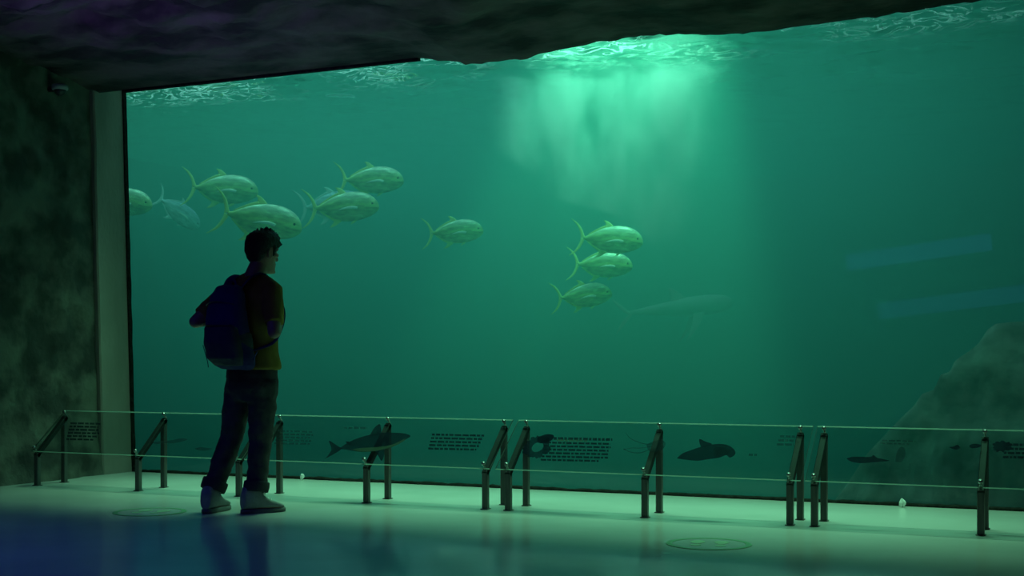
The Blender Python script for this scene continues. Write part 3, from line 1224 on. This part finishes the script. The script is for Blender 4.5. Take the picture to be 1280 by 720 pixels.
FWD = Vector((.57, .82, 0)).normalized()
RT = Vector((FWD.y, -FWD.x, 0))
UP = Vector((0, 0, 1))
HF = Vector((.60, .80, 0)).normalized()
HR = Vector((HF.y, -HF.x, 0))

hipL, kneeL, ankL = J(298, 478, .10), J(284, 548, .12), J(264, 614, .03)
hipR, kneeR, ankR = J(329, 478, .0), J(324, 548, .05), J(320, 615, -.01)
shL, elL = J(273, 369, .155), J(243, 402, .03)
shR, elR = J(342, 364, -.045), J(349, 416, -.17)
chest = J(311, 386, .05)
neck0, neck1 = J(314, 350, .05), J(322, 328, .085)
skull = J(325, 315, .095)
hdL = chest - RT * .125 + FWD * .165 + UP * .0
hdR = chest + RT * .105 + FWD * .165 - UP * .03


def torso_rings(bm, spec, n=28):
    rings = []
    for (c, hw, hd) in spec:
        rings.append(ring(c, RT, FWD, hw, hd, n, 2.4))
    loft(bm, rings)


def head_shape(bm):
    rings = []
    # z above skull centre, half-width, front, back
    prof = [(-.128, .020, .075, -.02), (-.122, .034, .090, .0), (-.108, .046, .094, .015), (-.088, .056, .092, .045), (-.06, .064, .090, .075), (-.03, .071, .092, .088), (0, .075, .096, .096), (.035, .077, .097, .100), (.065, .073, .090, .096), (.09, .060, .070, .080), (.107, .040, .045, .055), (.114, .015, .015, .02)]
    for z, w, fr, bk in prof:
        c = skull + UP * z
        pts = []
        for i in range(28):
            a = 2 * pi * i / 28
            y = sin(a)
            pts.append(c + HR * (cos(a) * w * (1 - .12 * max(0, y) ** 2)) + HF * (y * (fr if y > 0 else bk)))
        rings.append(pts)
    loft(bm, rings)

    def hp(r, f, z):
        return skull + HR * r + HF * f + UP * z
    # nose, brow, lips, chin
    tube(bm, [hp(0, .088, .012), hp(0, .104, -.012), hp(0, .114, -.034)], [.009, .010, .013], 10)
    for s in (1, -1):
        tube(bm, [hp(s * .011, .098, -.036), hp(s * .016, .088, -.034)], [.009, .009], 8)
        tube(bm, [hp(s * .012, .092, .026), hp(s * .036, .088, .03), hp(s * .056, .068, .022)], [.009, .010, .008], 8)
        tube(bm, [hp(s * .05, .068, -.012), hp(s * .062, .045, -.012)], [.016, .016], 8)
        # ear
        e = [hp(s * .070, -.004, -.038), hp(s * .080, .002, -.020), hp(s * .086, -.008, .008), hp(s * .087, -.022, .016), hp(s * .083, -.028, 0), hp(s * .075, -.018, -.028)]
        tube(bm, spline(e, 3), [.006] * 16, 8)
        tube(bm, [hp(s * .068, -.010, -.02), hp(s * .078, -.012, .004)], [(.010, .010), (.012, .010)], 8)
    tube(bm, [hp(-.022, .084, -.066), hp(0, .095, -.064), hp(.022, .084, -.066)], [.005, .008, .005], 8)
    tube(bm, [hp(-.020, .083, -.077), hp(0, .092, -.078), hp(.020, .083, -.077)], [.005, .008, .005], 8)
    tube(bm, [hp(0, .08, -.108), hp(0, .086, -.112)], [.016, .015], 8)


def hand(bm, wrist, palm_dir, across, curl_n, side):
    """wrist position; palm_dir along the hand; across towards the little finger; curl_n the way the fingers close"""
    pd, ac, cn = palm_dir.normalized(), across.normalized(), curl_n.normalized()
    pc = wrist + pd * .05
    tube(bm, [wrist - pd * .01, wrist + pd * .03, wrist + pd * .062, wrist + pd * .088], [(.020, .026), (.0155, .036), (.0145, .041), (.012, .040)], 14, up=ac)
    for k, ln in zip((-1.5, -.5, .5, 1.5), (.90, 1.0, .95, .78)):
        b = wrist + pd * (.088 - .004 * abs(k + .3)) + ac * (k * .0205)
        p1 = b + (pd * .62 + cn * .78) * .042 * ln
        p2 = p1 + (-pd * .25 + cn * .97) * .026 * ln
        p3 = p2 + (-pd * .95 + cn * .25) * .022 * ln
        tube(bm, [b - pd * .02, b, p1, p2, p3], [.0095, .0098, .0088, .0080, .0068], 10, up=ac)
    tb = wrist + pd * .022 - ac * .034
    t1 = tb + (pd * .55 - ac * .45 + cn * .6).normalized() * .042
    t2 = t1 + (pd * .55 + ac * .15 + cn * .8).normalized() * .030
    t3 = t2 + (pd * .3 + ac * .65 + cn * .6).normalized() * .022
    tube(bm, [tb - pd * .01 + ac * .012, tb, t1, t2, t3], [.015, .0145, .0115, .0100, .0080], 10, up=ac)


wrL = hdL + (elL - hdL).normalized() * .085
wrR = hdR + (elR - hdR).normalized() * .085
bm = bmesh.new()
head_shape(bm)
tube(bm, [J(312, 362, .045), neck0, neck1, skull - UP * .03], [(.085, .075), (.066, .064), (.060, .062), (.06, .065)], 18, up=FWD)
pel = J(313, 474, .05)
torso_rings(bm, [(pel - UP * .10, .10, .085), (pel - UP * .03, .155, .115), (pel + UP * .06, .155, .108), (J(314, 440, .05), .140, .098), (J(313, 415, .05), .145, .100), (chest, .160, .112), (J(311, 372, .05), .165, .105), (J(311, 359, .05), .130, .085), (J(313, 350, .05), .075, .070)])
tube(bm, [neck0, J(294, 360, .10), shL, shL.lerp(elL, .5), elL], [.055, .060, .056, .048, .040], 16)
tube(bm, [neck0, J(331, 357, .0), shR], [.055, .058, .056], 16)
tube(bm, [elL, elL.lerp(wrL, .35), wrL], [.040, .039, .026], 16)
tube(bm, [J(322, 362, .0), shR, shR.lerp(elR, .5), elR], [.060, .056, .048, .040], 16)
tube(bm, [elR, elR.lerp(wrR, .35), wrR], [.040, .039, .026], 16)
for h, k, a in ((hipL, kneeL, ankL), (hipR, kneeR, ankR)):
    tube(bm, [h + UP * .02, h.lerp(k, .5), k, k.lerp(a, .35), a], [.082, .070, .054, .052, .038], 18)
# feet inside the shoes
TOE_L = Vector((.30, .95, 0)).normalized()
TOE_R = Vector((.86, .51, 0)).normalized()
HEEL_L, HEEL_R = J(262, 641, -.02), J(312, 641.5, -.03)
for h, t, a in ((HEEL_L, TOE_L, ankL), (HEEL_R, TOE_R, ankR)):
    tube(bm, [a, h + t * .03 + UP * .07], [.037, .038], 12)
    tube(bm, [h + t * .035 + UP * .05, h + t * .11 + UP * .045, h + t * .19 + UP * .032], [(.030, .030), (.034, .028), (.036, .020)], 14, up=UP)
palmL = (hdL - wrL)
palmR = (hdR - wrR)
hand(bm, wrL, palmL, -UP * .85 + FWD * .2, (FWD * -.25 + RT * .9), 1)
hand(bm, wrR, palmR, -UP * .85 + FWD * .2, (FWD * -.25 - RT * .9), -1)
body = obj('body', bm, M_skin, person)
remesh(body, .0042, 3, .4)


# hair: thick on top, short at nape, brushed up at the front
bm = bmesh.new()


def hp(r, f, z):
    return skull + HR * r + HF * f + UP * z


rings = []
for z, w, fr, bk in [(-.055, .052, -.050, .084), (-.03, .066, -.020, .100), (0, .079, .000, .112), (.03, .085, .03, .118), (.05, .089, .075, .119), (.075, .091, .108, .117), (.10, .088, .112, .107), (.122, .074, .100, .088), (.136, .050, .075, .060), (.141, .015, .03, .02)]:
    c = skull + UP * z
    mid = (fr - bk) / 2
    hl = (fr + bk) / 2
    rings.append(ring(c + HF * mid, HR, HF, w, hl, 30, 2.3))
loft(bm, rings)
rnd = random.Random(11)
for i in range(46):
    a = rnd.uniform(0, 2 * pi)
    e = rnd.uniform(.15, 1.4)
    d = HR * (cos(a) * cos(e) * .080) + HF * (sin(a) * cos(e) * .098) + UP * (sin(e) * .112 + .025)
    p = skull + d
    q = p + d.normalized() * .020 + HF * .012 + UP * .010
    tube(bm, [p - d.normalized() * .02, p, q], [.016, .014, .006], 7)
for s in (1, -1):
    tube(bm, [hp(s * .074, .030, .04), hp(s * .075, .026, .0), hp(s * .072, .022, -.02)], [(.012, .016), (.008, .013), (.004, .008)], 8, up=HF)
hair = obj('hair', bm, M_hair, person)
remesh(hair, .006, 1, .5)
wrinkle(hair, .004, 60, 3)

# t-shirt
bm = bmesh.new()
torso_rings(bm, [(J(316, 462, .05), .182, .132), (J(316, 456, .05), .182, .132), (J(315, 440, .05), .172, .124), (J(313, 415, .05), .168, .122), (chest, .180, .132), (J(311, 372, .05), .186, .124), (J(311, 360, .05), .158, .100), (J(313, 350, .05), .086, .084), (J(314, 346, .052), .074, .074)], 32)
for sh, el, inn in ((shL, elL, J(294, 361, .10)), (shR, elR, J(331, 358, .0))):
    tube(bm, [J(313, 352, .05), inn, sh, sh.lerp(el, .45), sh.lerp(el, .80)], [.066, .070, .068, .063, .060], 18, ball=False)
shirt = obj('t_shirt', bm, M_shirt, person)
remesh(shirt, .010, 4, .5)
wrinkle(shirt, .007, 9, 1, (1.2, 1.2, .8))

# trousers
bm = bmesh.new()
torso_rings(bm, [(pel - UP * .14, .13, .10), (pel - UP * .06, .176, .128), (pel + UP * .02, .174, .126), (pel + UP * .09, .166, .120)])
for h, k, a, s in ((hipL, kneeL, ankL, 0), (hipR, kneeR, ankR, 1)):
    tube(bm, [h + UP * .02, h.lerp(k, .45), k, k.lerp(a, .5), k.lerp(a, .93)], [.098, .088, .073, .068, .066], 20, ball=False)
tr_ = obj('trousers', bm, M_pants, person)
remesh(tr_, .010, 4, .5)
wrinkle(tr_, .009, 8, 4, (1, 1, 1.6))
wrinkle(tr_, .004, 22, 6, (1, 1, 1.5))
for k, a in ((kneeL, ankL), (kneeR, ankR)):
    bm = bmesh.new()
    d = (a - k).normalized()
    p0 = k.lerp(a, .80); p1_ = k.lerp(a, 1.0)
    u = d.cross(UP.cross(d) if abs(d.z) < .99 else Vector((0, 1, 0))).normalized()
    v = d.cross(u)
    rr = []
    for t_, r_ in ((0, .066), (.02, .076), (.12, .080), (.45, .081), (.8, .079), (.97, .076), (1.0, .066), (.9, .058), (.1, .056)):
        rr.append(ring(p0.lerp(p1_, t_), u, v, r_, r_, 24))
    loft(bm, rr + [rr[0]], cap=False)
    bmesh.ops.remove_doubles(bm, verts=bm.verts, dist=1e-6)
    cf = obj('trouser_cuff', bm, M_cuff, person)
    wrinkle(cf, .004, 16, 8)


# shoes: high-tops
def shoe(heel, toe):
    side = Vector((toe.y, -toe.x, 0))
    L = .285
    h0 = heel - toe * .045
    root = empty('shoe')
    root.parent = person
    # sole
    out = [(0.0, .026), (.02, .033), (.08, .036), (.16, .041), (.215, .045), (.255, .036), (.278, .020)]
    W = []
    for x, w in out:
        W.append((x, w))
    pts = [h0 + toe * x + side * w for x, w in W] + [h0 + toe * .287] + [h0 + toe * x - side * w for x, w in W[::-1]] + [h0 - toe * .006]
    bm = bmesh.new()
    loft(bm, [[p + UP * .001 for p in pts], [p + UP * .030 for p in pts]])
    bmesh.ops.bevel(bm, geom=[e for e in bm.edges if abs(e.verts[0].co.z - e.verts[1].co.z) < 1e-5 and len(e.link_faces) == 2], offset=.004, segments=2, affect='EDGES')
    obj('sole', bm, M_sole, root)
    # upper
    bm = bmesh.new()
    secs = [(.000, .034, .028, .120), (.014, .042, .028, .168), (.05, .047, .028, .176), (.09, .047, .028, .172), (.112, .044, .028, .150), (.14, .042, .028, .112), (.18, .043, .028, .082), (.22, .043, .028, .068), (.25, .036, .028, .056), (.272, .022, .028, .044)]
    rings = []
    for x, w, zb, zt in secs:
        c = h0 + toe * x + UP * ((zb + zt) / 2)
        rings.append(ring(c, side, UP, w, (zt - zb) / 2, 20, 2.6))
    loft(bm, rings)
    up_ = obj('upper', bm, M_shoe, root)
    remesh(up_, .005, 3, .5)
    bm = bmesh.new()
    for k in range(5):
        x = .115 + k * .018
        z = interp([.105, .14, .18, .22], [.140, .105, .082, .068], x) + .002
        w = .018
        tube(bm, [h0 + toe * x + side * w + UP * (z - .008), h0 + toe * (x + .004) + UP * (z + .003), h0 + toe * (x + .010) - side * w + UP * (z - .010)], [.0032] * 3, 6)
    z = .135
    for s in (1, -1):
        tube(bm, spline([h0 + toe * .115 + UP * z, h0 + toe * .125 + side * s * .03 + UP * (z + .012), h0 + toe * .14 + side * s * .036 + UP * (z - .015), h0 + toe * .12 + side * s * .012 + UP * (z - .008)], 3), [.003] * 10, 6)
    obj('laces', bm, M_lace, root)
    return root


shoe(HEEL_L, TOE_L)
shoe(HEEL_R, TOE_R)

# eyes
for s in (1, -1):
    bm = bmesh.new()
    bmesh.ops.create_uvsphere(bm, u_segments=14, v_segments=10, radius=.0105)
    for v in bm.verts:
        v.co = Vector((v.co.x * 1.1, v.co.y, v.co.z * .62)) + hp(s * .031, .0765, .008)
    e_ = obj('eye', bm, M_sclera, person)
    bm = bmesh.new()
    bmesh.ops.create_uvsphere(bm, u_segments=12, v_segments=8, radius=.0052)
    for v in bm.verts:
        v.co = v.co + hp(s * .031, .0825, .008)
    obj('iris', bm, M_eye, e_)

# ------------------------------------------------------------------ backpack (worn, a thing of its own)
bag = empty('backpack', P0, YAW)
tag(bag, 'navy backpack with grey lower half worn on the man\'s back', 'backpack')
spec = []
for py, cx, hw, hd, f in [(357, 292, .050, .028, -.075), (360, 291, .095, .050, -.09), (370, 290, .122, .074, -.115), (388, 289, .138, .090, -.13), (410, 290, .150, .100, -.14), (432, 292, .158, .108, -.145), (448, 296, .158, .104, -.14), (457, 299, .145, .085, -.13), (462, 301, .110, .050, -.12)]:
    spec.append((J(cx, py, f), hw, hd))
bm = bmesh.new()
torso_rings(bm, spec, 32)
bb = obj('main_bag', bm, M_bag, bag)
remesh(bb, .010, 3, .5)
wrinkle(bb, .006, 9, 12)
BK = -FWD
# lower grey front pocket, seen bulging towards the viewer
bm = bmesh.new()
torso_rings(bm, [(J(289, 407, -.17) + BK * .03, .110, .050), (J(290, 411, -.17) + BK * .035, .128, .065), (J(292, 430, -.17) + BK * .04, .140, .075), (J(295, 448, -.165) + BK * .035, .140, .070), (J(298, 457, -.155) + BK * .02, .120, .052)], 28)
pk = obj('front_pocket', bm, M_bag_g, bag)
remesh(pk, .009, 3, .5)
wrinkle(pk, .005, 10, 14)
bm = bmesh.new()
zc = spline([J(289, 408, -.17) + BK * .03 + RT * x + BK * (.066 * math.sqrt(max(0, 1 - (x / .135) ** 2))) for x in (-.11, -.07, -.03, 0, .03, .07, .11)], 3)
tube(bm, zc, [.004] * len(zc), 6)
obj('zip', bm, M_zip, pk)
# top panel zip and grab handle
bm = bmesh.new()
zc = spline([J(289, 385, -.12) + RT * x + BK * (.092 * math.sqrt(max(0, 1 - (x / .15) ** 2)) + .004) + UP * (.03 - 1.2 * x * x) for x in (-.12, -.08, -.04, 0, .04, .08, .12)], 3)
tube(bm, zc, [.004] * len(zc), 6)
obj('zip', bm, M_zip, bag)
bm = bmesh.new()
hc = J(292, 359, -.06)
tube(bm, spline([hc - RT * .045 - UP * .01, hc - RT * .03 + UP * .03, hc + UP * .04, hc + RT * .03 + UP * .03, hc + RT * .045 - UP * .01], 4), [(.011, .004)] * 17, 8, up=FWD)
obj('grab_handle', bm, M_strap, bag)
# side pocket at the right
bm = bmesh.new()
sc_ = J(311, 436, -.20)
torso_rings(bm, [(sc_ + UP * .10, .035, .062), (sc_ + UP * .05, .048, .075), (sc_ - UP * .04, .050, .075), (sc_ - UP * .09, .035, .055)], 20)
sp_ = obj('side_pocket', bm, M_bag_g, bag)
remesh(sp_, .008, 3, .5)
# shoulder straps
for s, sh, hd_ in ((-1, shL, hdL), (1, shR, hdR)):
    top = J(311, 352, .05) + RT * (s * .085)
    pts = [J(291, 364, -.075) + RT * (s * .06) + FWD * .02, top - FWD * .09 + UP * .012, top - FWD * .02 + UP * .040, top + FWD * .06 + UP * .008, chest + RT * (s * .100) + FWD * .128 + UP * .06, hd_ + FWD * .004 - UP * 0.0, chest + RT * (s * .150) + FWD * .10 - UP * .14, chest + RT * (s * .19) - FWD * .01 - UP * .22, J(293, 440, -.08) + RT * (s * .135)]
    q = spline(pts, 6)
    bm = bmesh.new()
    nn = len(q)
    tube(bm, q, [((.030 if i < nn * .5 else max(.013, .030 - .05 * (i / nn - .5))), .007) for i in range(nn)], 10, up=FWD if False else UP)
    obj('shoulder_strap', bm, M_strap, bag)
# loose webbing ends
bm = bmesh.new()
tube(bm, spline([J(259, 432, -.11), J(262, 441, -.12), J(265, 452, -.12), J(266, 459, -.12)], 4), [(.007, .002)] * 13, 6)
obj('loose_strap', bm, M_strap, bag)
bm = bmesh.new()
tube(bm, spline([J(330, 440, -.22), J(326, 448, -.21), J(322, 455, -.19)], 4), [(.007, .002)] * 9, 6)
obj('loose_strap', bm, M_strap, bag)


# ------------------------------------------------------------------ lights
def area(name, loc, rot, sx, sy, power, col, spread=180):
    l = bpy.data.lights.new(name, 'AREA')
    l.shape = 'RECTANGLE'
    l.size, l.size_y = sx, sy
    l.energy = power
    l.color = col
    l.spread = R(spread)
    o = bpy.data.objects.new(name, l)
    COL.objects.link(o)
    o.location = loc
    o.rotation_euler = rot
    return o


def spot(name, loc, target, power, col, ang, blend, rad=.1):
    l = bpy.data.lights.new(name, 'SPOT')
    l.energy = power
    l.color = col
    l.spot_size = R(ang)
    l.spot_blend = blend
    l.shadow_soft_size = rad
    o = bpy.data.objects.new(name, l)
    COL.objects.link(o)
    o.location = loc
    o.rotation_euler = (Vector(target) - Vector(loc)).to_track_quat('-Z', 'Y').to_euler()
    return o


G = (.27, 1.0, .82)
# lamps in a row over the tank, just behind the window wall
area('tank_lamps', (-5.5, YW + .85, 6.4), (R(8), 0, 0), 9.5, 1.2, 104, G, 110)
# lamps further back over the tank
area('tank_lamps_back', (-5.6, YW + 6.0, 6.8), (0, 0, 0), 9, 4.0, 115, (.25, .92, 1.0), 150)
# added strip, unseen behind the lintel: stands in for tank light reaching the floor
area('added_floor_wash', (-3.5, YW - .09, 3.42), (-R(13), 0, 0), 6.8, .05, 66, (.30, 1.0, .53), 58)
# strong lamp above the bubbles
pp = on_y(850, 60, PY)
spot('bubble_lamp', (pp.x - .05, PY + .1, 5.7), (pp.x - .62, PY, 1.5), 950, (.20, 1.0, .56), 42, .45, .15)
# blue hall lamps behind the viewer, high up
BL = (.04, .05, 1.0)
def mirror(px, py, dist):
    d = ray(px, py) * dist
    return Vector((d.x, 2 * YW - d.y, d.z + CAMH))
for px_, py_, ln_, pw_ in ((1145, 315, 1.9, .8), (1200, 376, 2.2, .7)):
    m_ = mirror(px_, py_, 17)
    o_ = area('blue_strip_lamp', m_, (0, 0, 0), ln_, .22, pw_, (.05, .25, 1.0))
    o_.rotation_euler = (R(86), R(-6), R(8))
area('blue_hall_lamp', (-5.4, 4.0, 3.05), (0, 0, 0), 1.6, 1.6, 11, BL, 130)
vl = area('violet_hall_lamp', (-6.8, 4.6, 1.2), (0, 0, 0), .4, .4, 5.0, (.30, .10, 1.0), 62)
vl.rotation_euler = Vector((1.1, 2.6, 2.0)).to_track_quat('-Z', 'Y').to_euler()

w = bpy.data.worlds.new('world')
scene.world = w
w.use_nodes = True
w.node_tree.nodes['Background'].inputs[0].default_value = (.7, .40, .9, 1)
w.node_tree.nodes['Background'].inputs[1].default_value = .020

# ------------------------------------------------------------------ render look
scene.view_settings.view_transform = 'Standard'
scene.view_settings.look = 'None'
scene.view_settings.gamma = 1
scene.view_settings.exposure = 0
scene.view_settings.use_curve_mapping = False
cy = scene.cycles
cy.use_denoising = True
cy.max_bounces = 10
cy.diffuse_bounces = 3
cy.glossy_bounces = 4
cy.transmission_bounces = 6
cy.transparent_max_bounces = 16
cy.volume_bounces = 2
cy.volume_step_rate = 1.0
cy.volume_max_steps = 128
cy.sample_clamp_indirect = 4
cy.sample_clamp_direct = 0
cy.use_adaptive_sampling = False
cy.caustics_reflective = False
cy.caustics_refractive = False
